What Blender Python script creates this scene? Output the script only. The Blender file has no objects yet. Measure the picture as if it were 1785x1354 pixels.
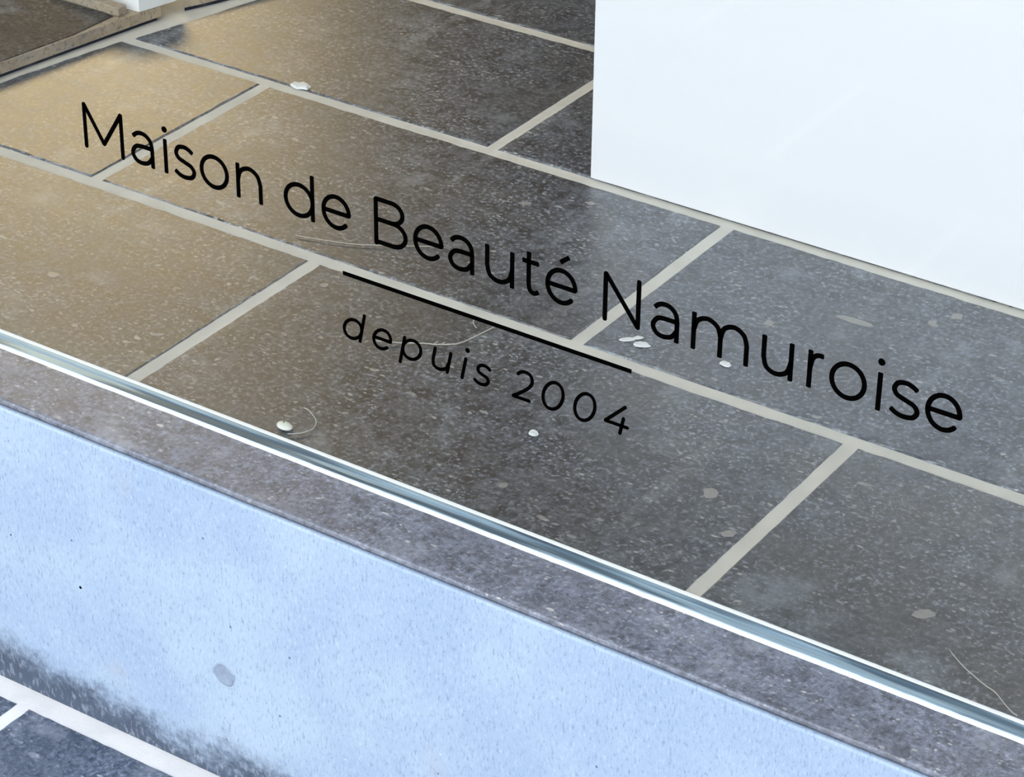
import bpy, bmesh, math, random
from mathutils import Vector, Matrix, noise as mnoise

D = bpy.data
SC = bpy.context.scene
COL = SC.collection

# ------------------------------------------------------------------ camera
cam_data = D.cameras.new('camera')
cam_data.sensor_fit = 'HORIZONTAL'
cam_data.sensor_width = 36.0
cam_data.lens = 96.342          # long phone lens, looking down through the shop window
cam_data.clip_start = 0.05
cam = D.objects.new('camera', cam_data)
COL.objects.link(cam)
R = Vector((0.83038579, 0.5570939, 0.01028776))
U = Vector((-0.29428844, 0.42282883, 0.85709398))
F = Vector((-0.47313187, 0.71474623, -0.51505734))
cam.matrix_world = Matrix(((R.x, U.x, -F.x, 0.0), (R.y, U.y, -F.y, -1.61474), (R.z, U.z, -F.z, 1.3), (0, 0, 0, 1)))
SC.camera = cam

# ------------------------------------------------------------------ sky, lamps, exposure
SKY_COLOR = (0.85, 0.90, 1.0)
SKY_STRENGTH = 2.8
WARM_POWER = 13.5
SPOT_POWER = 20.0
CEIL_POWER = 14.0
SC.view_settings.view_transform = 'Standard'
SC.view_settings.look = 'None'
SC.view_settings.gamma = 1.0
SC.view_settings.use_curve_mapping = False
SC.view_settings.exposure = 0.0

world = D.worlds.new('sky')
SC.world = world
world.use_nodes = True
wn = world.node_tree
wn.nodes['Background'].inputs['Color'].default_value = (*SKY_COLOR, 1)
wn.nodes['Background'].inputs['Strength'].default_value = SKY_STRENGTH


def lamp(name, kind, loc, target, power, color, **kw):
    l = D.lights.new(name, kind)
    l.energy = power
    l.color = color
    for k, v in kw.items():
        setattr(l, k, v)
    o = D.objects.new(name, l)
    COL.objects.link(o)
    o.location = loc
    d = Vector(target) - Vector(loc)
    o.rotation_euler = d.to_track_quat('-Z', 'Y').to_euler()
    return o


# added warm light mirrored in the left tiles, added warm spot, and ceiling light
lamp('warm_reflection_light', 'AREA', (-3.42, 1.87, 0.96), (-2.38, 0.40, 0.0), WARM_POWER, (1.0, 0.75, 0.40), shape='RECTANGLE', size=1.0, size_y=0.42)
lamp('added_warm_spot', 'SPOT', (-2.25, 0.35, 2.45), (-2.15, 0.42, 0.0), SPOT_POWER, (1.0, 0.78, 0.50), spot_size=math.radians(46), spot_blend=1.0, shadow_soft_size=0.06)
lamp('ceiling_light', 'AREA', (-0.6, 2.6, 2.6), (-0.6, 2.6, 0.0), CEIL_POWER, (1.0, 0.90, 0.74), shape='RECTANGLE', size=2.2, size_y=1.2)


# ------------------------------------------------------------------ node helpers
class NT:
    def __init__(self, name):
        self.m = D.materials.new(name)
        self.m.use_nodes = True
        self.t = self.m.node_tree
        self.t.nodes.clear()
        self.out = self.t.nodes.new('ShaderNodeOutputMaterial')

    def n(self, kind, **kw):
        nd = self.t.nodes.new(kind)
        for k, v in kw.items():
            setattr(nd, k, v)
        return nd

    def put(self, sock, v):
        if hasattr(v, 'is_linked') or isinstance(v, bpy.types.NodeSocket):
            self.t.links.new(v, sock)
        elif isinstance(v, (tuple, list)) and len(v) == 3 and sock.type == 'RGBA':
            sock.default_value = (*v, 1)
        else:
            sock.default_value = v

    def math(self, op, a, b=0.0, c=0.0, clamp=False):
        nd = self.n('ShaderNodeMath', operation=op, use_clamp=clamp)
        self.put(nd.inputs[0], a); self.put(nd.inputs[1], b); self.put(nd.inputs[2], c)
        return nd.outputs[0]

    def vmath(self, op, a, b=(0, 0, 0)):
        nd = self.n('ShaderNodeVectorMath', operation=op)
        self.put(nd.inputs[0], a); self.put(nd.inputs[1], b)
        return nd.outputs[0]

    def mix(self, f, a, b, mode='MIX'):
        nd = self.n('ShaderNodeMix', data_type='RGBA', blend_type=mode, clamp_factor=True)
        self.put(nd.inputs[0], f); self.put(nd.inputs[6], a); self.put(nd.inputs[7], b)
        return nd.outputs[2]

    def noise(self, vec, scale, detail=2.0, rough=0.5, dim='3D'):
        nd = self.n('ShaderNodeTexNoise', noise_dimensions=dim)
        self.put(nd.inputs['Vector'], vec)
        nd.inputs['Scale'].default_value = scale
        nd.inputs['Detail'].default_value = detail
        nd.inputs['Roughness'].default_value = rough
        return nd.outputs[0], nd.outputs[1]

    def ramp(self, v, lo, hi, a=0.0, b=1.0, smooth=True):
        nd = self.n('ShaderNodeMapRange', interpolation_type='SMOOTHSTEP' if smooth else 'LINEAR')
        self.put(nd.inputs[0], v)
        for i, x in enumerate((lo, hi, a, b)):
            self.put(nd.inputs[1 + i], x)
        return nd.outputs[0]

    def world_pos(self, jitter=True):
        g = self.n('ShaderNodeNewGeometry')
        p = g.outputs['Position']
        if jitter:
            oi = self.n('ShaderNodeObjectInfo')
            c = self.n('ShaderNodeCombineXYZ')
            self.put(c.inputs[0], self.math('MULTIPLY', oi.outputs['Random'], 7.3))
            self.put(c.inputs[1], self.math('MULTIPLY', oi.outputs['Random'], 3.1))
            p = self.vmath('ADD', p, c.outputs[0])
        return p, g

    def flecks(self, vec, scale, stretch=1.0, angle=0.0, exist=0.3, size=0.42, soft=0.25, axis='Z', offset=(0, 0, 0)):
        """mask of scattered pale grains; some cells hold one, each with its own size"""
        mp = self.n('ShaderNodeMapping', vector_type='POINT')
        self.put(mp.inputs['Vector'], vec)
        mp.inputs['Location'].default_value = offset
        mp.inputs['Rotation'].default_value = (0, 0, angle) if axis == 'Z' else (0, angle, 0)
        mp.inputs['Scale'].default_value = (1.0 / stretch, 1.0, 1.0)
        v = self.n('ShaderNodeTexVoronoi', voronoi_dimensions='3D', feature='F1')
        self.put(v.inputs['Vector'], mp.outputs[0])
        v.inputs['Scale'].default_value = scale
        sep = self.n('ShaderNodeSeparateColor')
        self.put(sep.inputs[0], v.outputs['Color'])
        has = self.math('LESS_THAN', sep.outputs[0], exist)
        rad = self.math('MULTIPLY_ADD', sep.outputs[1], size * 0.7, size * 0.3)
        edge = self.math('SUBTRACT', rad, v.outputs['Distance'])
        m = self.ramp(edge, 0.0, size * soft)
        return self.math('MULTIPLY', m, has), sep.outputs[2]

    def bump(self, h, strength=0.3, dist=0.001, normal=None):
        b = self.n('ShaderNodeBump')
        b.inputs['Strength'].default_value = strength
        b.inputs['Distance'].default_value = dist
        self.put(b.inputs['Height'], h)
        if normal is not None:
            self.put(b.inputs['Normal'], normal)
        return b.outputs[0]

    def principled(self, color, rough, metal=0.0, normal=None, spec=0.5, ior=1.5):
        p = self.n('ShaderNodeBsdfPrincipled')
        self.put(p.inputs['Base Color'], color)
        self.put(p.inputs['Roughness'], rough)
        self.put(p.inputs['Metallic'], metal)
        self.put(p.inputs['Specular IOR Level'], spec)
        self.put(p.inputs['IOR'], ior)
        if normal is not None:
            self.put(p.inputs['Normal'], normal)
        self.t.links.new(p.outputs[0], self.out.inputs[0])
        return p


def plain(name, color, rough, metal=0.0, spec=0.5, grain=0.0, scale=300.0):
    t = NT(name)
    p, _ = t.world_pos(False)
    f, _ = t.noise(p, scale, 3.0, 0.6)
    c2 = tuple(min(1.0, c * (1 - grain)) for c in color)
    t.principled(t.mix(f, color, c2), rough, metal, spec=spec)
    return t.m


def stone_tile(name, dark, light, brown, fleck=(0.44, 0.43, 0.40), rough=0.39, amount=1.0, spec=1.0, ior=1.72, grit=1.0):
    t = NT(name)
    p, geo = t.world_pos(True)
    _, wc = t.noise(p, 55.0, 2.0, 0.5)
    warp = t.vmath('MULTIPLY', t.vmath('SUBTRACT', wc, (0.5, 0.5, 0.5)), (0.008, 0.008, 0.0))
    q = t.vmath('ADD', p, warp)
    big, _ = t.noise(p, 6.0, 4.0, 0.62)
    mid, _ = t.noise(q, 48.0, 6.0, 0.72)
    fine, _ = t.noise(q, 190.0, 4.0, 0.72)
    grain, _ = t.noise(q, 700.0, 2.0, 0.6)
    cl0, _ = t.noise(p, 11.0, 4.0, 0.66)
    base = t.mix(t.ramp(mid, 0.38, 0.60), dark, light)
    base = t.mix(t.ramp(big, 0.42, 0.66, 0.0, 0.6), base, brown)
    base = t.mix(t.math('MULTIPLY', t.ramp(fine, 0.52, 0.64), t.ramp(cl0, 0.36, 0.62, 0.38 * grit, 1.0 * grit)), base, tuple(min(1, c * 2.6 + .02) for c in light))
    base = t.mix(t.math('MULTIPLY', t.ramp(fine, 0.49, 0.34), 0.8), base, tuple(c * 0.42 for c in dark))
    # fossil grains of three sizes and several directions, thicker in some clouds than others
    cloud = t.ramp(cl0, 0.36, 0.60, 0.35, 1.0)
    layers = [t.flecks(q, 250, 1.5, 0.4, 0.42, 0.44, 0.5, offset=(3.1, 0, 0)),
              t.flecks(q, 170, 1.9, 2.2, 0.32, 0.36, 0.45, offset=(0.3, 1.7, 0)),
              t.flecks(q, 105, 2.0, 1.1, 0.18, 0.28, 0.35),
              t.flecks(q, 65, 2.6, 2.7, 0.10, 0.24, 0.3, offset=(1.3, 0.2, 0)),
              t.flecks(q, 60, 9.0, 0.5, 0.10, 0.10, 0.5, offset=(0.7, 5.2, 0)),
              t.flecks(q, 48, 12.0, 2.05, 0.08, 0.08, 0.5, offset=(4.7, 2.2, 0))]
    wts = [0.80, 0.85, 0.9, 0.9, 0.6, 0.55]
    f_all = None
    for (m, tone), w in zip(layers, wts):
        a = t.math('MULTIPLY', m, t.math('MULTIPLY', cloud, w * amount))
        a = t.math('MULTIPLY', a, t.math('MULTIPLY_ADD', tone, 0.6, 0.4))
        base = t.mix(a, base, fleck)
        f_all = a if f_all is None else t.math('MAXIMUM', f_all, a)
    # bluish-white bloom in random clouds
    pale_bloom = t.ramp(t.noise(p, 13.0, 6.0, 0.72)[0], 0.52, 0.72)
    base = t.mix(t.math('MULTIPLY', pale_bloom, 0.50), base, (0.25, 0.275, 0.305))
    # grain only shows on the faces, the sawn edges are lighter
    h = t.math('ADD', t.math('MULTIPLY', mid, 0.5), t.math('ADD', t.math('MULTIPLY', fine, 0.5), t.math('MULTIPLY', grain, 0.25)))
    nrm = t.bump(h, 0.14, 0.0006)
    r = t.math('MULTIPLY_ADD', t.ramp(mid, 0.3, 0.7), 0.05, rough)
    r = t.math('ADD', r, t.math('MULTIPLY', f_all, 0.12))
    t.principled(base, r, normal=nrm, spec=spec, ior=ior)
    return t.m


def grout_mat(name, color, dirt):
    t = NT(name)
    p, _ = t.world_pos(False)
    a, _ = t.noise(p, 18.0, 4.0, 0.6)
    b, _ = t.noise(p, 220.0, 4.0, 0.75)
    c = t.mix(t.ramp(a, 0.35, 0.75, 0.0, 0.35), color, dirt)
    c = t.mix(t.ramp(b, 0.60, 0.78, 0.0, 0.5), c, dirt)
    t.principled(c, 0.9, normal=t.bump(b, 0.5, 0.001), spec=0.25)
    return t.m


M = {}
M['tile'] = stone_tile('bluestone_tile', (0.013, 0.015, 0.021), (0.084, 0.095, 0.112), (0.060, 0.056, 0.050))
M['shaded_tile'] = stone_tile('brown_stone_in_shade', (0.045, 0.037, 0.028), (0.075, 0.064, 0.050), (0.075, 0.061, 0.045), rough=0.62, amount=0.5, spec=0.2, ior=1.5, grit=0.4)  # brown stone; its darkness also stands in for shade on the slab top
M['tan_stone'] = stone_tile('tan_stone', (0.34, 0.265, 0.18), (0.42, 0.335, 0.235), (0.44, 0.34, 0.225), rough=0.6, amount=0.3, spec=0.2, ior=1.5, grit=0.0)
M['sill'] = stone_tile('bluestone_sill', (0.052, 0.061, 0.082), (0.112, 0.130, 0.168), (0.104, 0.110, 0.128), rough=0.40, amount=0.85, spec=1.0, ior=1.55, grit=0.42)
M['paving'] = stone_tile('bluestone_paving', (0.046, 0.062, 0.092), (0.090, 0.108, 0.145), (0.088, 0.103, 0.130), fleck=(0.36, 0.38, 0.42), rough=0.6, amount=1.0, spec=0.3, ior=1.5, grit=0.6)
M['grout'] = grout_mat('floor_grout', (0.66, 0.63, 0.55), (0.42, 0.40, 0.36))
M['mortar'] = grout_mat('pavement_mortar', (0.66, 0.65, 0.62), (0.40, 0.41, 0.42))


def riser_mat():
    t = NT('worn_bluestone_riser')
    p, geo = t.world_pos(False)
    sx = t.n('ShaderNodeSeparateXYZ'); t.put(sx.inputs[0], p)
    # vertical scuffs: noise stretched along Z
    mp = t.n('ShaderNodeMapping'); t.put(mp.inputs['Vector'], p); mp.inputs['Scale'].default_value = (1.0, 1.0, 0.13)
    mp2 = t.n('ShaderNodeMapping'); t.put(mp2.inputs['Vector'], p); mp2.inputs['Scale'].default_value = (1.0, 1.0, 0.35)
    scuff, _ = t.noise(mp.outputs[0], 320.0, 3.0, 0.7)
    spk, _ = t.noise(mp2.outputs[0], 430.0, 4.0, 0.75)
    big, _ = t.noise(p, 7.0, 4.0, 0.6)
    c = t.mix(t.ramp(big, 0.35, 0.68), (0.35, 0.45, 0.575), (0.42, 0.52, 0.62))
    c = t.mix(t.ramp(spk, 0.46, 0.34, 0.0, 0.55), c, (0.16, 0.22, 0.34))
    c = t.mix(t.ramp(spk, 0.54, 0.70, 0.0, 0.5), c, (0.58, 0.66, 0.74))
    c = t.mix(t.ramp(scuff, 0.60, 0.74, 0.0, 0.28), c, (0.62, 0.68, 0.76))
    # pits and long drip scratches
    d1, tone = t.flecks(p, 75, 1.0, 0.0, 0.10, 0.13, 0.5, axis='Y')
    c = t.mix(t.math('MULTIPLY', d1, 0.75), c, (0.06, 0.09, 0.16))
    mp3 = t.n('ShaderNodeMapping'); t.put(mp3.inputs['Vector'], p); mp3.inputs['Scale'].default_value = (1.0, 1.0, 0.05)
    d2, _ = t.flecks(mp3.outputs[0], 60, 1.0, 0.0, 0.14, 0.045, 0.6, axis='Y', offset=(2, 1, 0))
    c = t.mix(t.math('MULTIPLY', d2, 0.7), c, (0.72, 0.80, 0.90))
    d3, _ = t.flecks(p, 38, 1.8, 0.7, 0.07, 0.09, 0.5, axis='Y', offset=(5, 1, 0))
    c = t.mix(t.math('MULTIPLY', d3, 0.7), c, (0.75, 0.83, 0.92))
    tan = t.ramp(t.noise(p, 12.0, 2.0, 0.5)[0], 0.66, 0.78)
    c = t.mix(t.math('MULTIPLY', tan, 0.35), c, (0.42, 0.42, 0.44))
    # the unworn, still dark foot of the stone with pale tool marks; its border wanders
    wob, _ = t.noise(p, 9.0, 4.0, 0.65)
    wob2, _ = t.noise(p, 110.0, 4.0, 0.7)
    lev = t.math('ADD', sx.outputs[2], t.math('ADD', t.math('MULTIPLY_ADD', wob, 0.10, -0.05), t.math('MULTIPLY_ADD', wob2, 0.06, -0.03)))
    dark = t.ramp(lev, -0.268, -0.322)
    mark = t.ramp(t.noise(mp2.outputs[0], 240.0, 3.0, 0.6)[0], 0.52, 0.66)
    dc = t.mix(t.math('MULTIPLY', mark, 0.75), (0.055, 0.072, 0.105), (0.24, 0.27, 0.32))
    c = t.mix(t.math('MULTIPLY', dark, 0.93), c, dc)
    h = t.math('ADD', spk, t.math('MULTIPLY', mark, t.math('MULTIPLY', dark, 2.0)))
    t.principled(c, 0.85, normal=t.bump(h, 0.45, 0.0012), spec=0.2)
    return t.m


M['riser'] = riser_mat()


def glass_mat():
    t = NT('window_glass')
    lw = t.n('ShaderNodeLayerWeight'); lw.inputs['Blend'].default_value = 0.5
    f = t.math('MULTIPLY_ADD', t.math('POWER', lw.outputs['Facing'], 5.0), 0.95, 0.008)
    tr = t.n('ShaderNodeBsdfTransparent'); tr.inputs[0].default_value = (0.985, 0.992, 0.99, 1)
    gl = t.n('ShaderNodeBsdfGlossy'); gl.inputs['Roughness'].default_value = 0.0
    gl.inputs['Color'].default_value = (1, 1, 1, 1)
    mx = t.n('ShaderNodeMixShader')
    t.put(mx.inputs[0], f); t.put(mx.inputs[1], tr.outputs[0]); t.put(mx.inputs[2], gl.outputs[0])
    t.t.links.new(mx.outputs[0], t.out.inputs[0])
    return t.m


M['glass'] = glass_mat()


def vinyl_mat():
    t = NT('black_vinyl')
    d = t.n('ShaderNodeBsdfDiffuse'); d.inputs[0].default_value = (0.001, 0.001, 0.001, 1)
    t.t.links.new(d.outputs[0], t.out.inputs[0])
    return t.m


M['vinyl'] = vinyl_mat()


def spacer_mat():
    t = NT('brushed_spacer_metal')
    p, _ = t.world_pos(False)
    mp = t.n('ShaderNodeMapping'); t.put(mp.inputs['Vector'], p); mp.inputs['Scale'].default_value = (0.02, 1.0, 1.0)
    a, _ = t.noise(mp.outputs[0], 420.0, 3.0, 0.6)
    mp2 = t.n('ShaderNodeMapping'); t.put(mp2.inputs['Vector'], p); mp2.inputs['Scale'].default_value = (0.045, 1.0, 1.0)
    b, _ = t.noise(mp2.outputs[0], 75.0, 2.0, 0.5)
    c = t.mix(t.ramp(a, 0.3, 0.7), (0.26, 0.38, 0.48), (0.40, 0.53, 0.60))
    c = t.mix(t.ramp(b, 0.47, 0.58, 0.0, 0.85), c, (0.05, 0.09, 0.13))
    t.principled(c, 0.42, metal=0.5, normal=t.bump(a, 0.4, 0.001))
    return t.m


M['spacer'] = spacer_mat()
M['silicone'] = plain('white_silicone', (0.86, 0.88, 0.86), 0.45, grain=0.12, scale=260)
M['gasket'] = plain('white_gasket', (0.93, 0.93, 0.90), 0.35, grain=0.03)
M['plinth'] = plain('white_lacquer', (0.80, 0.785, 0.775), 0.30, spec=0.4, grain=0.015, scale=9)
M['plinth_gap_shade'] = plain('dark_plinth_gap_shade', (0.05, 0.055, 0.06), 0.7)
M['wall'] = plain('white_wall_paint', (0.84, 0.83, 0.79), 0.85, spec=0.2, grain=0.05, scale=30)
M['room'] = plain('greige_room_paint', (0.34, 0.33, 0.32), 0.9, spec=0.2, grain=0.05, scale=30)
M['facade'] = plain('grey_facade', (0.40, 0.42, 0.45), 0.9, spec=0.2, grain=0.2, scale=20)
M['chip'] = plain('white_flake', (0.80, 0.80, 0.77), 0.7, grain=0.15, scale=200)
M['seed'] = plain('seed_husk', (0.80, 0.80, 0.70), 0.5, grain=0.12, scale=300)
M['seed_tip'] = plain('seed_tip', (0.22, 0.21, 0.15), 0.6)
M['fibre'] = plain('pale_fibre', (0.48, 0.46, 0.41), 0.85)
M['fossil'] = plain('fossil_inlay', (0.36, 0.34, 0.31), 0.40, grain=0.4, scale=300, spec=1.0)
M['gum'] = plain('grey_gum', (0.35, 0.43, 0.53), 0.8, grain=0.45, scale=260)
M['pit'] = plain('black_pit_and_shade', (0.008, 0.010, 0.016), 0.9, spec=0.0)


# ------------------------------------------------------------------ mesh helpers
def obj(name, me, mat=None, parent=None, loc=None):
    if isinstance(me, bmesh.types.BMesh):
        m = D.meshes.new(name)
        me.to_mesh(m); me.free()
        me = m
    if mat is not None and not me.materials:
        me.materials.append(mat)
    o = D.objects.new(name, me)
    COL.objects.link(o)
    if parent is not None:
        o.parent = parent
    if loc is not None:
        o.location = loc
    return o


def empty(name, loc=(0, 0, 0), parent=None):
    o = D.objects.new(name, None)
    o.empty_display_size = 0.05
    COL.objects.link(o)
    o.location = loc
    if parent is not None:
        o.parent = parent
    return o


def tag(o, label=None, cat=None, group=None, kind=None):
    for k, v in (('label', label), ('category', cat), ('group', group), ('kind', kind)):
        if v:
            o[k] = v
    return o


def box_bm(x0, x1, y0, y1, z0, z1, bevel=0.0, seg=2):
    bm = bmesh.new()
    vs = [bm.verts.new(c) for c in ((x0, y0, z0), (x1, y0, z0), (x1, y1, z0), (x0, y1, z0), (x0, y0, z1), (x1, y0, z1), (x1, y1, z1), (x0, y1, z1))]
    for f in ((0, 3, 2, 1), (4, 5, 6, 7), (0, 1, 5, 4), (1, 2, 6, 5), (2, 3, 7, 6), (3, 0, 4, 7)):
        bm.faces.new([vs[i] for i in f])
    if bevel:
        bmesh.ops.bevel(bm, geom=bm.edges[:], offset=bevel, segments=seg, affect='EDGES', profile=0.5)
    return bm


def prism_bm(pts, z0, z1, bevel=0.0):
    """closed polygon (counter-clockwise seen from above) raised from z0 to z1, rounded along the top"""
    bm = bmesh.new()
    n = len(pts)
    lo = [bm.verts.new((x, y, z0)) for x, y in pts]
    hi = [bm.verts.new((x, y, z1)) for x, y in pts]
    bm.faces.new(lo[::-1])
    top = bm.faces.new(hi)
    for i in range(n):
        j = (i + 1) % n
        bm.faces.new((lo[i], lo[j], hi[j], hi[i]))
    if bevel:
        bmesh.ops.bevel(bm, geom=list(top.edges), offset=bevel, segments=2, affect='EDGES', profile=0.5)
    return bm


def sweep_bm(profile, x0, x1, n=1, wobble=0.0, seed=0):
    """closed (y, z) profile run along X; wobble roughens it"""
    rnd = random.Random(seed)
    bm = bmesh.new()
    rings = []
    for i in range(n + 1):
        x = x0 + (x1 - x0) * i / n
        d = rnd.uniform(-wobble, wobble)
        rings.append([bm.verts.new((x, y + d, z)) for y, z in profile])
    k = len(profile)
    for a, b in zip(rings, rings[1:]):
        for i in range(k):
            j = (i + 1) % k
            bm.faces.new((a[i], a[j], b[j], b[i]))
    bm.faces.new(rings[0][::-1]); bm.faces.new(rings[-1])
    bmesh.ops.recalc_face_normals(bm, faces=bm.faces[:])
    return bm


def tile_mesh(name, w, d, seed, bevel=0.0018, thick=0.011, step=0.013, cut=(0.0, 0.0)):
    """one stone tile, centred, top at z=0, with slightly uneven eased edges; cut shifts its left corners (front, back) to the right"""
    rnd = random.Random(seed)
    C = [Vector((-w / 2 + cut[0], -d / 2)), Vector((w / 2, -d / 2)), Vector((w / 2, d / 2)), Vector((-w / 2 + cut[1], d / 2))]
    def loop(jit, inset):
        out = []
        cen = sum(C, Vector((0, 0))) / 4
        for i in range(4):
            p, q = C[i], C[(i + 1) % 4]
            n = max(2, int((q - p).length / step))
            for k in range(n):
                v = p.lerp(q, k / n)
                sx = 1 - inset / (w / 2); sy = 1 - inset / (d / 2)
                out.append((cen.x + (v.x - cen.x) * sx + rnd.uniform(-jit, jit), cen.y + (v.y - cen.y) * sy + rnd.uniform(-jit, jit)))
        return out
    a = loop(0.0010, bevel + 0.0004)
    b = loop(0.0003, 0.0003)
    bm = bmesh.new()
    top = [bm.verts.new((x, y, 0)) for x, y in a]
    midl = [bm.verts.new((x, y, -bevel * 0.9)) for x, y in b]
    low = [bm.verts.new((v.co.x, v.co.y, -thick)) for v in midl]
    bm.faces.new(top)
    n = len(top)
    for i in range(n):
        j = (i + 1) % n
        bm.faces.new((midl[i], midl[j], top[j], top[i]))
        bm.faces.new((low[i], low[j], midl[j], midl[i]))
    bm.faces.new(low[::-1])
    me = D.meshes.new(name)
    bm.to_mesh(me); bm.free()
    return me


# ------------------------------------------------------------------ the setting: floor of the shop
X0, X1, Y1, H = -4.6, 3.0, 5.0, 2.7
floor = obj('floor', box_bm(X0, X1, 0.0005, Y1, -0.012, -0.0015), M['grout'])
tag(floor, 'dark bluestone shop floor laid in half bond with pale grout behind the window', kind='structure')

TW, TD, GX, GY = 0.6012, 0.2945, 0.0132, 0.0150          # tile pitch along the glass, pitch into the shop, joints
rows = [0.0, 0.2888, 0.5890, 0.8800]
while rows[-1] < Y1 - 0.3:
    rows.append(rows[-1] + TD)
JX = -1.1920                                     # joint of the second row; the rows alternate by half a tile


def left_end(y):
    """where the floor is cut by the stone edging and the wall end"""
    if y < 0.59:
        return -2.0404 + 0.216 * (y - 0.4156)
    if y < 1.2:
        return -1.9975 + 0.265 * (y - 0.597)
    return X0


meshes = {}
rnd = random.Random(4)
for r in range(len(rows) - 1):
    ya, yb = rows[r] + (GY / 2 if r else 0.0012), rows[r + 1] - GY / 2
    d = round(yb - ya, 4)
    off = JX + (0 if r % 2 else TW / 2) - 6 * TW
    for k in range(16):
        xa, xb = off + k * TW + GX / 2, off + (k + 1) * TW - GX / 2
        if xb < X0 + 0.3 or xa > X1 - 0.3:
            continue
        ea, eb = left_end(ya + 1e-4), left_end(yb - 1e-4)
        behind = ya > 0.59 and xb < -2.06            # the floor goes on behind the edging
        if xb < max(ea, eb) + 0.03 and not behind:
            continue
        cut = (0.0, 0.0)
        if xa < max(ea, eb) and not behind:
            xa = min(ea, eb)
            cut = (round(ea - xa, 4), round(eb - xa, 4))
        w = round(xb - xa, 4)
        key = (w, d, cut, (k * 3 + r) % 3)
        if key not in meshes:
            meshes[key] = tile_mesh('tile', w, d, k * 31 + r, cut=cut)
        obj('tile', meshes[key], M['tile'], floor, (xa + w / 2, (ya + yb) / 2 + (0.012 if behind and r == 2 else 0.0), rnd.uniform(-0.0006, 0.0006)))


# ------------------------------------------------------------------ pieces of pale fossil set flush in single tiles
def fossil(x, y, a, b, ang, seed):
    rn = random.Random(seed)
    n = 11
    bm = bmesh.new()
    top = []; low = []
    for i in range(n):
        t = 2 * math.pi * i / n
        rr = 1 + rn.uniform(-0.22, 0.22)
        px, py = a * rr * math.cos(t), b * rr * math.sin(t)
        X = px * math.cos(ang) - py * math.sin(ang); Y = px * math.sin(ang) + py * math.cos(ang)
        top.append(bm.verts.new((X, Y, 0.0004))); low.append(bm.verts.new((X * 1.08, Y * 1.08, -0.001)))
    bm.faces.new(top)
    for i in range(n):
        j = (i + 1) % n
        bm.faces.new((low[i], low[j], top[j], top[i]))
    host = None
    for t in floor.children:
        bb = [Vector(c) for c in t.bound_box]
        if abs(x - t.location.x) < bb[6].x and abs(y - t.location.y) < bb[6].y:
            host = t
    if host is None:
        return
    obj('fossil', bm, M['fossil'], host, (x - host.location.x, y - host.location.y, 0.0))


for i, (x, y, a, b, ang) in enumerate([
        (-0.9945, 0.4825, 0.018, 0.0050, 0.05), (-0.9162, 0.5466, 0.0055, 0.0065, 0.3), (-0.9290, 0.5207, 0.006, 0.004, -0.6),
        (-1.0596, 0.4315, 0.0050, 0.0055, 0.0), (-0.7212, 0.0863, 0.0095, 0.0065, 0.6), (-0.9551, 0.1415, 0.0065, 0.007, 0.2),
        (-0.9109, 0.0966, 0.0065, 0.005, 0.7), (-1.6086, 0.6606, 0.0060, 0.0028, 0.5), (-1.3907, 0.5073, 0.0065, 0.0038, 0.5),
        (-1.3351, 0.5463, 0.0060, 0.0035, 0.2), (-1.6864, 0.1115, 0.006, 0.0055, 0.2), (-1.5257, 0.0796, 0.0075, 0.0022, 0.6),
        (-1.1100, 0.0500, 0.004, 0.004, 0.2), (-0.6600, 0.2100, 0.005, 0.003, 0.8), (-1.4550, 0.2480, 0.004, 0.004, 0.1)]):
    fossil(x, y, a, b, ang, i)

# ------------------------------------------------------------------ raised edging, wall end and skirting at the far left
edge = obj('trim_2', prism_bm([(-4.40, 0.02), (-2.112, 0.02), (-2.0480, 0.4245), (-2.0125, 0.6270), (-2.0066, 0.6560), (-2.0200, 0.664), (-2.0345, 0.602), (-4.40, 0.5950)], 0.0042, 0.0175, 0.0018), M['tan_stone'])
obj('gap', prism_bm([(-4.40, 0.03), (-2.118, 0.03), (-2.0525, 0.4255), (-2.0170, 0.6270), (-2.0120, 0.6540), (-2.0220, 0.660), (-2.0360, 0.602), (-4.40, 0.5940)], -0.004, 0.0044), M['pit'], edge)  # black inset prism stands in for the shade under the raised edging
tag(edge, 'low tan stone edging raised above the tiles at the far left corner', kind='structure')
obj('slab', prism_bm([(-4.40, 0.03), (-2.1135, 0.03), (-2.0505, 0.4260), (-2.0330, 0.5300), (-2.0305, 0.6000), (-4.40, 0.5930)], 0.012, 0.0190, 0.0012), M['shaded_tile'], edge)
obj('skirting', box_bm(-2.130, -2.0240, 0.601, 0.6160, 0.0175, 0.0290, 0.0015), M['tan_stone'], edge)
edge2 = obj('trim_3', prism_bm([(-2.0010, 0.6905), (-1.9890, 0.7170), (-1.9770, 0.7480), (-1.8300, 1.150), (-1.8450, 1.155), (-2.0060, 0.7000)], 0.004, 0.0165, 0.002), M['tan_stone'])
obj('gap', prism_bm([(-2.0030, 0.6940), (-1.9920, 0.7190), (-1.9805, 0.7490), (-1.8330, 1.150), (-1.8420, 1.152), (-2.0050, 0.7000)], -0.004, 0.0042), M['pit'], edge2)  # shade under the second edging stone, also put in as black
tag(edge2, 'second tan edging stone running along the wall end behind a small gap', kind='structure')
blk = empty('white_block', (-2.0500, 0.6500, 0.0180))  # height cut low so the warm light reflects past it
tag(blk, 'low white block standing on the tan edging at the far left corner', 'block')
obj('body', prism_bm([(x + 2.05, y - 0.65) for x, y in [(-2.1100, 0.6160), (-2.0140, 0.6262), (-2.0075, 0.6500), (-2.0010, 0.6753), (-2.0000, 0.69), (-2.1000, 0.69)]], 0.0, 0.030, 0.002), M['wall'], blk)

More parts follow.
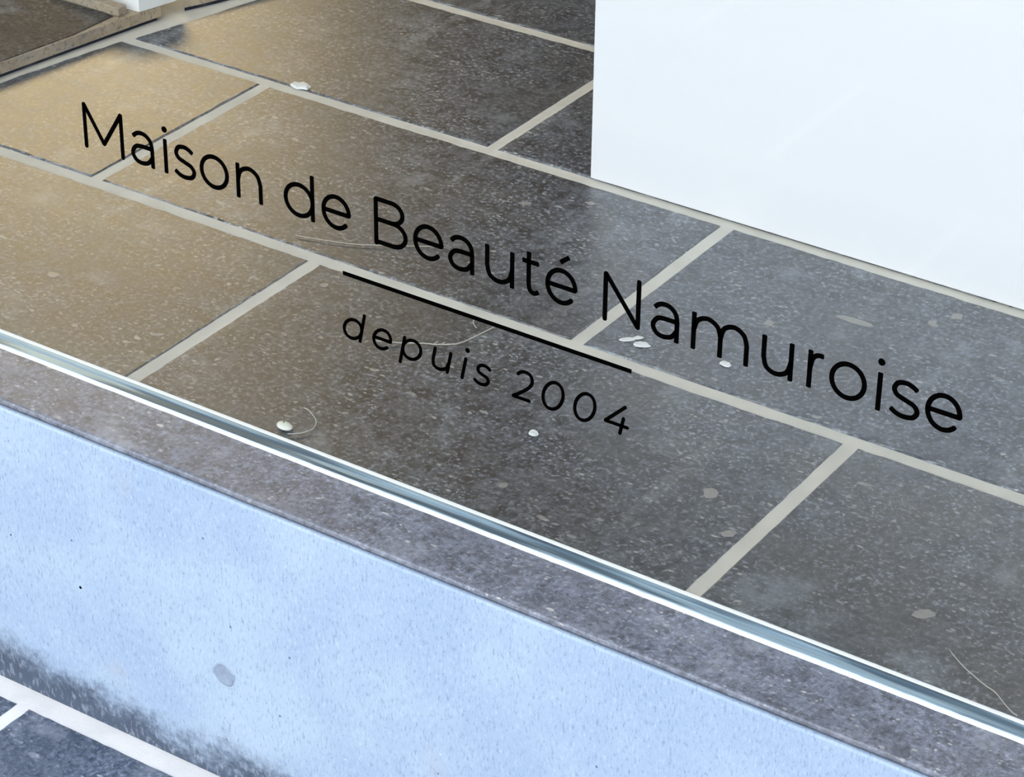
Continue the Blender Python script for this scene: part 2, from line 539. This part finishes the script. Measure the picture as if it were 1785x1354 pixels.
# ------------------------------------------------------------------ room shell
tag(obj('wall_back', box_bm(X0, X1, Y1, Y1 + 0.1, 0, H), M['room']), 'greige back wall of the shop', kind='structure')
tag(obj('wall_side', box_bm(X0 - 0.1, X0, 0, Y1, 0, H), M['room']), 'greige far side wall of the shop', kind='structure')
tag(obj('wall_right', box_bm(X1, X1 + 0.1, 0, Y1, 0, H), M['room']), 'greige right side wall of the shop', kind='structure')
tag(obj('ceiling', box_bm(X0, X1, 0, Y1, H, H + 0.1), M['room']), 'greige ceiling of the shop', kind='structure')
WX0, WX1 = -2.75, 1.9
tag(obj('wall_front', box_bm(X0, X1, -0.09, 0.0, 2.35, 3.4), M['facade']), 'grey facade wall above the shop window', kind='structure')
tag(obj('wall_pier', box_bm(X0, WX0, -0.09, 0.0, 0.0, 2.35), M['facade']), 'grey facade pier left of the shop window', kind='structure')
tag(obj('wall_pier', box_bm(WX1, X1, -0.09, 0.0, 0.0, 2.35), M['facade']), 'grey facade pier right of the shop window', kind='structure')

# ------------------------------------------------------------------ window base: stone riser and sill
prof = [(0.0, -0.0085), (-0.0905, -0.0085), (-0.0926, -0.0092), (-0.0934, -0.0115), (-0.0936, -0.15), (-0.0936, -0.27), (-0.0928, -0.295), (-0.0905, -0.315), (-0.0880, -0.345), (0.0, -0.345)]
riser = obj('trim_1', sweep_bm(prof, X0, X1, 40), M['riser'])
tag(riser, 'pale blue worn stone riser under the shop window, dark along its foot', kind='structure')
sp = [(0.0, -0.0060), (-0.0918, -0.0060), (-0.0934, -0.0050), (-0.0940, -0.0034), (-0.0934, -0.0016), (-0.0918, -0.0004), (-0.0895, 0.0), (0.0, 0.0)]
sill = obj('sill', sweep_bm(sp, X0, X1, 420, 0.00025, 3), M['sill'], riser)
obj('joint', box_bm(X0, X1, -0.0885, 0.0, -0.0086, -0.0059), M['pit'], riser)


def disc_on_riser(name, x, z, r, mat, t=0.0008, ring=False, seed=0):
    rn = random.Random(seed)
    bm = bmesh.new()
    n = 18
    y = -0.0934
    rim = []; crown = []
    for i in range(n):
        a = 2 * math.pi * i / n
        rr = r * (1 + rn.uniform(-0.09, 0.09))
        rim.append(bm.verts.new((x + rr * math.cos(a), y, z + rr * math.sin(a))))
        crown.append(bm.verts.new((x + rr * 0.86 * math.cos(a), y - t, z + rr * 0.86 * math.sin(a))))
    for i in range(n):
        j = (i + 1) % n
        bm.faces.new((rim[i], rim[j], crown[j], crown[i]))
    c = bm.verts.new((x, y - (t * 0.35 if ring else t), z))
    for i in range(n):
        bm.faces.new((crown[i], crown[(i + 1) % n], c))
    bmesh.ops.recalc_face_normals(bm, faces=bm.faces[:])
    return obj(name, bm, mat, riser)


disc_on_riser('gum_spot', -1.3164, -0.2045, 0.0125, M['gum'], 0.0011, True, 2)
disc_on_riser('pit', -1.4859, -0.1766, 0.0019, M['pit'], 0.0003, False, 3)
disc_on_riser('pit', -1.5700, -0.1500, 0.0010, M['pit'], 0.0003, False, 4)

# ------------------------------------------------------------------ pavement outside
ground = obj('ground', box_bm(-12, 12, -9, 0.0, -0.36, -0.3334), M['mortar'])
tag(ground, 'dark bluestone pavement at the foot of the riser with wide pale mortar joints', kind='structure')
PJ = -1.5558
pm = {}
yr = -0.1130
row = 0
while yr > -2.7:
    d = 0.300 if row else 0.300
    for k in range(-6, 8):
        xa = PJ + k * 0.612 + (0.306 if row % 2 else 0) + 0.0065
        w = 0.599
        key = (row + k) % 3
        if key not in pm:
            pm[key] = tile_mesh('tile', w, d, 60 + key, bevel=0.003, thick=0.012)
        if -4.6 < xa < 2.9:
            obj('tile', pm[key], M['paving'], ground, (xa + w / 2, yr - d / 2, -0.3315))
    yr -= d + 0.013
    row += 1

# ------------------------------------------------------------------ the window
win = empty('window_1', ((WX0 + WX1) / 2, 0, 0))
tag(win, 'clear double-glazed shop window standing on the stone sill with black lettering', kind='structure')
wl = win.location


def wpart(name, bm, mat, parent=None):
    o = obj(name, bm, mat, parent or win)
    if parent is None:
        o.location = -wl
    return o


G1, G0 = -0.0230, -0.0185        # outer sheet
pane_out = wpart('glass_pane', box_bm(WX0, WX1, G1, G0, 0.0016, 2.35), M['glass'])
pane_in = wpart('glass_pane', box_bm(WX0, WX1, -0.0046, -0.0002, 0.0016, 2.35), M['glass'])
prof = [(-0.0185, 0.0), (-0.0246, 0.0), (-0.0243, 0.0005), (-0.0237, 0.0007), (-0.0228, 0.0007), (-0.0223, 0.0002), (-0.0185, 0.0002)]
tag(wpart('outer_seal', sweep_bm(prof, WX0, WX1, 500, 0.0003, 5), M['silicone']), 'thin white silicone line along the outer foot of the glass')
prof = [(0.0014, -0.0005), (-0.0030, -0.0005), (-0.0030, 0.0006), (-0.0022, 0.0012), (0.0002, 0.0017), (0.0011, 0.0012)]
tag(wpart('inner_seal', sweep_bm(prof, WX0, WX1, 60, 0.0001, 6), M['gasket']), 'bright white strip along the inner foot of the glass')
prof = [(-0.0185, -0.0005), (-0.0185, 0.0010), (-0.0150, 0.0003), (-0.0105, 0.0001), (-0.0075, 0.0006), (-0.0066, 0.0010), (-0.0040, 0.0010), (-0.0030, 0.0006), (-0.0030, -0.0005)]
tag(wpart('spacer_bar', sweep_bm(prof, WX0, WX1, 1), M['spacer']), 'blue grey metal spacer between the two sheets of glass')

# ------------------------------------------------------------------ lettering on the outer face
lettering = empty('lettering', (0, 0, 0), win)
lettering.location = -wl
tag(lettering, 'black vinyl lettering reading Maison de Beauté Namuroise depuis 2004')


def bez(pts, closed=False, n=7):
    """Catmull-Rom curve through pts"""
    out = []
    m = len(pts)
    segs = m if closed else m - 1
    for i in range(segs):
        p0 = pts[(i - 1) % m] if (closed or i > 0) else pts[0]
        p1 = pts[i % m]; p2 = pts[(i + 1) % m]
        p3 = pts[(i + 2) % m] if (closed or i + 2 < m) else pts[-1]
        for k in range(n):
            t = k / n
            q = []
            for a in (0, 1):
                q.append(0.5 * (2 * p1[a] + (p2[a] - p0[a]) * t + (2 * p0[a] - 5 * p1[a] + 4 * p2[a] - p3[a]) * t * t + (3 * p1[a] - p0[a] - 3 * p2[a] + p3[a]) * t ** 3))
            out.append(tuple(q))
    if not closed:
        out.append(pts[-1])
    return out


def arc(cx, cz, rx, rz, a0, a1, n=28):
    return [(cx + rx * math.cos(math.radians(a0 + (a1 - a0) * i / n)), cz + rz * math.sin(math.radians(a0 + (a1 - a0) * i / n))) for i in range(n + 1)]


def ribbon(bm, pts, hw, y0, y1, closed=False, cap=0.5):
    """flat stroke of constant width along pts (x, z), with mitred corners and softened ends, between depths y0 and y1"""
    P = []
    for p in pts:
        if not P or math.dist(P[-1], p) > 1e-6:
            P.append(p)
    if closed and math.dist(P[0], P[-1]) < 1e-6:
        P.pop()
    n = len(P)
    def nrm(a, b):
        dx, dz = b[0] - a[0], b[1] - a[1]
        L = math.hypot(dx, dz)
        return (-dz / L, dx / L)
    L_, R_ = [], []
    for i in range(n):
        if closed:
            a, b = nrm(P[i - 1], P[i]), nrm(P[i], P[(i + 1) % n])
        elif i == 0:
            a = b = nrm(P[0], P[1])
        elif i == n - 1:
            a = b = nrm(P[-2], P[-1])
        else:
            a, b = nrm(P[i - 1], P[i]), nrm(P[i], P[i + 1])
        mx, mz = a[0] + b[0], a[1] + b[1]
        L = math.hypot(mx, mz) or 1e-6
        mx, mz = mx / L, mz / L
        k = min(1.0 / max(0.25, mx * a[0] + mz * a[1]), 2.2)
        L_.append((P[i][0] + mx * hw * k, P[i][1] + mz * hw * k))
        R_.append((P[i][0] - mx * hw * k, P[i][1] - mz * hw * k))
    # softened (slightly rounded) stroke ends
    if not closed:
        def end(p, q):
            dx, dz = p[0] - q[0], p[1] - q[1]
            L = math.hypot(dx, dz); dx, dz = dx / L, dz / L
            nx, nz = -dz, dx
            e = hw * cap
            return (p[0] + dx * e + nx * hw * 0.55, p[1] + dz * e + nz * hw * 0.55), (p[0] + dx * e - nx * hw * 0.55, p[1] + dz * e - nz * hw * 0.55)
        s = end(P[0], P[1]); L_.insert(0, s[1]); R_.insert(0, s[0])
        e = end(P[-1], P[-2]); L_.append(e[0]); R_.append(e[1])
    fr = lambda p: bm.verts.new((p[0], y0, p[1]))
    bk = lambda p: bm.verts.new((p[0], y1, p[1]))
    lf, rf, lb, rb = [fr(p) for p in L_], [fr(p) for p in R_], [bk(p) for p in L_], [bk(p) for p in R_]
    m = len(L_)
    for i in range(m if closed else m - 1):
        j = (i + 1) % m
        for quad in ((lf[i], rf[i], rf[j], lf[j]), (lb[j], rb[j], rb[i], lb[i]), (lf[j], lb[j], lb[i], lf[i]), (rf[i], rb[i], rb[j], rf[j])):
            bm.faces.new(quad)
    if not closed:
        bm.faces.new((lf[0], lb[0], rb[0], rf[0])); bm.faces.new((rf[-1], rb[-1], lb[-1], lf[-1]))


def stroke(bm, pts, hw, closed, cap):
    """one pen stroke; sharp corners are drawn as two strokes that meet, so that both keep their full width"""
    if closed:
        return ribbon(bm, pts, hw, YF, YB, True, cap)
    parts, cur = [], [pts[0]]
    for i in range(1, len(pts)):
        cur.append(pts[i])
        if i < len(pts) - 1:
            a = (Vector(pts[i]) - Vector(pts[i - 1])); b = (Vector(pts[i + 1]) - Vector(pts[i]))
            if a.length > 1e-7 and b.length > 1e-7 and a.normalized().dot(b.normalized()) < 0.35:
                parts.append(cur); cur = [pts[i]]
    parts.append(cur)
    for k, p in enumerate(parts):
        ribbon(bm, p, hw, YF, YB, False, cap if len(parts) == 1 else max(cap, 0.7))


def disc(bm, cx, cz, r, y0, y1):
    n = 14
    a = [bm.verts.new((cx + r * math.cos(2 * math.pi * i / n), y0, cz + r * math.sin(2 * math.pi * i / n))) for i in range(n)]
    b = [bm.verts.new((v.co.x, y1, v.co.z)) for v in a]
    bm.faces.new(a); bm.faces.new(b[::-1])
    for i in range(n):
        j = (i + 1) % n
        bm.faces.new((a[j], a[i], b[i], b[j]))


# strokes in a unit box: x from 0 to 1 between the outer stems, z from 0 (baseline) to 1 (x-height or cap height)
G = {
    'M': [('l', [(0, 0), (0, 1), (.5, .155), (1, 1), (1, 0)])],
    'N': [('l', [(0, 0), (0, 1), (1, 0), (1, 1)])],
    'B': [('c', [(0, 0), (0, 1), (.52, 1)] + arc(.52, .765, .38, .235, 90, -90) + [(.0, .53)]),
          ('l', [(.52, .53)] + arc(.57, .265, .43, .265, 90, -90) + [(0, 0), (0, .1)])],
    'a': [('l', bez([(.08, .84), (.24, .95), (.48, 1.0), (.74, .95), (.94, .79), (1, .56)]) + [(1, 0)]),
          ('l', [(1, .565), (.55, .565)] + bez([(.5, .565), (.2, .515), (.02, .29), (.15, .07), (.44, 0), (.78, .07), (1, .29)]))],
    'i': [('l', [(.5, 0), (.5, 1)])],
    's': [('l', bez([(.93, .87), (.73, .96), (.49, 1), (.2, .94), (.08, .75), (.2, .59), (.52, .50), (.85, .41), (.985, .24), (.85, .06), (.52, 0), (.22, .04), (.0, .14)]))],
    'o': [('o', arc(.5, .5, .5, .5, 0, 360, 44)[:-1])],
    'n': [('l', [(0, 0), (0, 1)]), ('l', [(0, .46)] + bez([(0, .52), (.13, .84), (.5, .985), (.86, .84), (1, .54)]) + [(1, 0)])],
    'm': [('l', [(0, 0), (0, 1)]), ('l', [(0, .46)] + bez([(0, .52), (.07, .85), (.255, .985), (.44, .84), (.507, .54)]) + [(.507, 0)]),
          ('l', [(.507, .46)] + bez([(.507, .52), (.57, .85), (.755, .985), (.935, .84), (1, .54)]) + [(1, 0)])],
    'd': [('o', arc(.5, .5, .5, .5, 0, 360, 44)[:-1]), ('l', [(1, 0), (1, 1.41)])],
    'p': [('o', arc(.5, .5, .5, .5, 0, 360, 44)[:-1]), ('l', [(0, -.34), (0, 1)])],
    'e': [('l', [(0.02, .5), (1, .5)] + arc(.5, .5, .5, .5, 2, 180, 24) + arc(.5, .5, .5, .5, 186, 318, 20))],
    'u': [('l', [(0, 1), (0, .47)] + bez([(0, .44), (.12, .13), (.48, 0.01), (.86, .15), (1, .5)])), ('l', [(1, 0), (1, 1)])],
    't': [('l', [(.36, 1.245), (.36, .3)] + bez([(.36, .27), (.44, .07), (.68, 0), (.94, .07)])), ('l', [(0, .955), (.93, .955)])],
    'r': [('l', [(0, 0), (0, 1)]), ('l', [(0, .46)] + bez([(0, .5), (.16, .82), (.52, .96), (1, .98)]))],
    '2': [('l', bez([(.03, .85), (.2, .96), (.46, 1), (.76, .93), (.92, .72), (.84, .52), (.62, .34), (.3, .14)]) + [(.03, 0), (1, 0)])],
    '0': [('o', arc(.5, .5, .5, .5, 0, 360, 44)[:-1])],
    '4': [('l', [(.70, 1), (0, .29), (1, .29)]), ('l', [(.735, .58), (.735, 0)])],
}
YF, YB = -0.02335, -0.0230


def letter(ch, xl, xr, base, h, hw, shear=0.0, dot=None, acute=False, cap=0.25):
    """xl, xr: outer left and right of the letter on the glass"""
    bm = bmesh.new()
    a, b = xl + hw, xr - hw
    if ch == 'i':
        a = b = (xl + xr) / 2
    z0, z1 = base + hw, base + h - hw
    flat = base + hw * (1 - cap)
    f = lambda p: (a + (b - a) * p[0], z0 + (z1 - z0) * p[1])
    def sh(p):
        return (p[0] + shear * (p[1] - base), p[1])
    def ext(pts):
        # stroke ends that stand on the baseline or x-height reach the full line
        out = list(pts)
        for k in (0, -1):
            o = out[k]
            if abs(o[1] - z0) < 1e-9:
                out[k] = (o[0], base + hw * cap * 0.9)
            elif abs(o[1] - z1) < 1e-9:
                out[k] = (o[0], base + h - hw * cap * 0.9)
        return out
    for kind, pts in G[ch]:
        q = [f(p) for p in pts]
        if kind != 'o' and ch not in '24s':
            q = ext(q)
        stroke(bm, [sh(p) for p in q], hw, kind == 'o', cap)
    if dot:
        c = sh(((a + b) / 2, dot))
        disc(bm, c[0], c[1], hw * 1.45, YF, YB)
    if acute:
        ribbon(bm, [(-1.0095, 0.2832), (-1.0017, 0.2894)], 0.00195, YF, YB, False, 0.1)
    return obj('letter', bm, M['vinyl'], lettering)


B0, XH, CH, HW = 0.2455, 0.0325, 0.0432, 0.00205
big = [('M', -1.5035, -1.4578, CH), ('a', -1.4504, -1.4239, XH), ('i', -1.4131, -1.4089, XH), ('s', -1.4027, -1.3776, XH), ('o', -1.3736, -1.3419, XH),
       ('n', -1.3341, -1.3061, XH), ('d', -1.2836, -1.2514, XH), ('e', -1.2442, -1.2139, XH), ('B', -1.1904, -1.1567, CH), ('e', -1.1512, -1.1212, XH),
       ('a', -1.1171, -1.0912, XH), ('u', -1.0808, -1.0527, XH), ('t', -1.0468, -1.0268, XH), ('e', -1.0233, -0.9933, XH), ('N', -0.9697, -0.9355, CH),
       ('a', -0.9264, -0.9006, XH), ('m', -0.8899, -0.8394, XH), ('u', -0.8287, -0.8012, XH), ('r', -0.7894, -0.7747, XH), ('o', -0.7709, -0.7396, XH),
       ('i', -0.7314, -0.7275, XH), ('s', -0.7212, -0.6954, XH), ('e', -0.6918, -0.6620, XH)]
for i, (c, xl, xr, h) in enumerate(big):
    letter(c, xl, xr, B0, h, HW, dot=0.2869 if c == 'i' else None, acute=(i == 13))
B1, XS, CS, HS = 0.1453, 0.0216, 0.0290, 0.00155
small = [('d', -1.2271, -1.2060, XS), ('e', -1.1963, -1.1761, XS), ('p', -1.1664, -1.1453, XS), ('u', -1.1355, -1.1166, XS), ('i', -1.1046, -1.1019, XS),
         ('s', -1.0928, -1.0764, XS), ('2', -1.0548, -1.0352, CS), ('0', -1.0275, -1.0060, CS), ('0', -0.9971, -0.9758, CS), ('4', -0.9675, -0.9434, CS)]
for c, xl, xr, h in small:
    letter(c, xl, xr, B1, h, HS, shear=0.2, dot=0.1742 if c == 'i' else None, cap=0.7)
bm = box_bm(-1.2236, -0.9415, YF, YB, 0.2051, 0.2089)
obj('rule', bm, M['vinyl'], lettering)

# ------------------------------------------------------------------ white display plinth
pl = empty('display_plinth', (-1.3653, 0.5925, 0))
tag(pl, 'large plain white lacquered display plinth standing on the tiles behind the window', 'plinth')
obj('body', box_bm(0, 1.75, 0, 0.62, 0.0016, 0.345, 0.0012), M['plinth'], pl)
obj('base', box_bm(0.004, 1.746, 0.006, 0.614, 0.0, 0.0018), M['plinth_gap_shade'], pl)  # dark inset base stands in for the shade in the gap below


# ------------------------------------------------------------------ small litter on the tiles
def tube_bm(pts, r, k=6):
    bm = bmesh.new()
    rings = []
    n = len(pts)
    for i, p in enumerate(pts):
        a = Vector(pts[max(0, i - 1)]); b = Vector(pts[min(n - 1, i + 1)])
        d = (b - a).normalized()
        s = d.cross(Vector((0, 0, 1))).normalized(); u = s.cross(d)
        rr = r * (0.55 if i in (0, n - 1) else 1.0)
        rings.append([bm.verts.new(Vector(p) + s * rr * math.cos(2 * math.pi * j / k) + u * rr * math.sin(2 * math.pi * j / k)) for j in range(k)])
    for a, b in zip(rings, rings[1:]):
        for j in range(k):
            bm.faces.new((a[j], a[(j + 1) % k], b[(j + 1) % k], b[j]))
    bm.faces.new(rings[0][::-1]); bm.faces.new(rings[-1])
    bmesh.ops.recalc_face_normals(bm, faces=bm.faces[:])
    return bm


def thread(pts, r, label, extra=()):
    c = bez(pts, n=6)
    rn = random.Random(len(pts) * 7 + int(abs(pts[0][0]) * 1000))
    base = Vector((pts[0][0], pts[0][1], 0))
    P = [(x - base.x, y - base.y, r * 0.9 + 0.0009 + rn.uniform(0, 0.0004)) for x, y in c]
    r *= 0.78
    bm = tube_bm(P, r)
    for e in extra:
        b2 = tube_bm([(x - base.x, y - base.y, r + 0.0009) for x, y in bez(e, n=4)], r * 0.8)
        me = D.meshes.new('tmp'); b2.to_mesh(me); b2.free(); bm.from_mesh(me); D.meshes.remove(me)
    return tag(obj('thread', bm, M['fibre'], None, base), label, 'thread')


thread([(-1.347, .1860), (-1.3251, .1969), (-1.3076, .2078), (-1.2943, .2144), (-1.28, .2271), (-1.2746, .248), (-1.2702, .2725)], 0.00075,
       'pale bent thread lying behind the word depuis', extra=([(-1.2950, .2735), (-1.2900, .266), (-1.2829, .261)], [(-1.2990, .2125), (-1.2990, .2185)], [(-1.2930, .2155), (-1.2925, .2220)]))
thread([(-1.3289, .0511), (-1.3240, .0505), (-1.3184, .0476), (-1.3061, .0392), (-1.3003, .0266), (-1.3046, .0153), (-1.3135, .0065)], 0.00062,
       'curved pale hair curling round the white seed by the glass')
thread([(-0.6818, .0509), (-0.6624, .0367), (-0.6396, .0253), (-0.6274, .0204), (-0.6088, .0067), (-0.6010, .0034)], 0.00055,
       'long thin hair near the glass at the lower right corner')
thread([(-1.5408, .3122), (-1.5134, .3193), (-1.4791, .3313), (-1.4492, .3491), (-1.41, .3736)], 0.00050,
       'fine pale hair lying below the words de Beauté')


def flake(name, x, y, a, b, ang, h, seed, label, cat, z=0.0006, mat='chip'):
    rn = random.Random(seed)
    n = 12
    bm = bmesh.new()
    low, top = [], []
    for i in range(n):
        t = 2 * math.pi * i / n
        rr = 1 + rn.uniform(-0.16, 0.12)
        px, py = a * rr * math.cos(t), b * rr * math.sin(t)
        X = px * math.cos(ang) - py * math.sin(ang); Y = px * math.sin(ang) + py * math.cos(ang)
        low.append(bm.verts.new((X, Y, 0))); top.append(bm.verts.new((X * .8, Y * .8, h * rn.uniform(0.6, 1.1))))
    c = bm.verts.new((0, 0, h))
    bm.faces.new(low[::-1])
    for i in range(n):
        j = (i + 1) % n
        bm.faces.new((low[i], low[j], top[j], top[i])); bm.faces.new((top[i], top[j], c))
    return tag(obj(name, bm, M[mat], None, (x, y, z)), label, cat)


flake('plaster_chip', -1.7573, 0.6010, 0.0130, 0.0085, 0.1, 0.0028, 1, 'white plaster chip lying on the grout joint above the word Maison', 'chip', z=0.0004)
flake('paint_flake', -1.1375, 0.3255, 0.0085, 0.0055, 0.25, 0.0012, 2, 'largest white paint flake, lying under the capital N near the joint', 'flake')
flake('paint_flake', -1.1540, 0.3262, 0.0078, 0.0040, 0.75, 0.0010, 3, 'long white paint flake left of the largest flake under the capital N', 'flake')
flake('paint_flake', -1.1470, 0.3345, 0.0060, 0.0028, 0.75, 0.0010, 4, 'thin grey white paint flake just behind the two larger flakes', 'flake')
flake('paint_flake', -1.0543, 0.3387, 0.0062, 0.0040, -0.1, 0.0020, 5, 'small oval white flake lying alone below the letter m', 'flake')
flake('crumb', -1.1339, 0.1340, 0.0045, 0.0040, 0.4, 0.0028, 6, 'small white crumb on the tile below the number 2004', 'crumb')

# the seed with its dark slit
sd = empty('seed', (-1.3242, 0.0165, 0.0006))
sd.rotation_euler = (0, 0, -0.15)
tag(sd, 'white oval seed husk lying beside the glass in a curl of hair', 'seed')
bm = bmesh.new()
bmesh.ops.create_uvsphere(bm, u_segments=20, v_segments=10, radius=1.0)
for v in bm.verts:
    v.co = Vector((v.co.x * 0.0088, v.co.y * 0.0060, max(-0.0005, v.co.z * 0.0034)))
    if v.co.x < 0:
        v.co.y *= 1 - 0.12 * (v.co.x / 0.0088) ** 2
for f in bm.faces:
    f.smooth = True
obj('husk', bm, M['seed'], sd, (0, 0, 0.0005))
obj('slit', tube_bm([(-0.0085, 0.0062, 0.0015), (-0.006, 0.0042, 0.0030), (-0.0028, 0.0016, 0.0039), (-0.0005, -0.0004, 0.0040)], 0.00075), M['seed_tip'], sd)
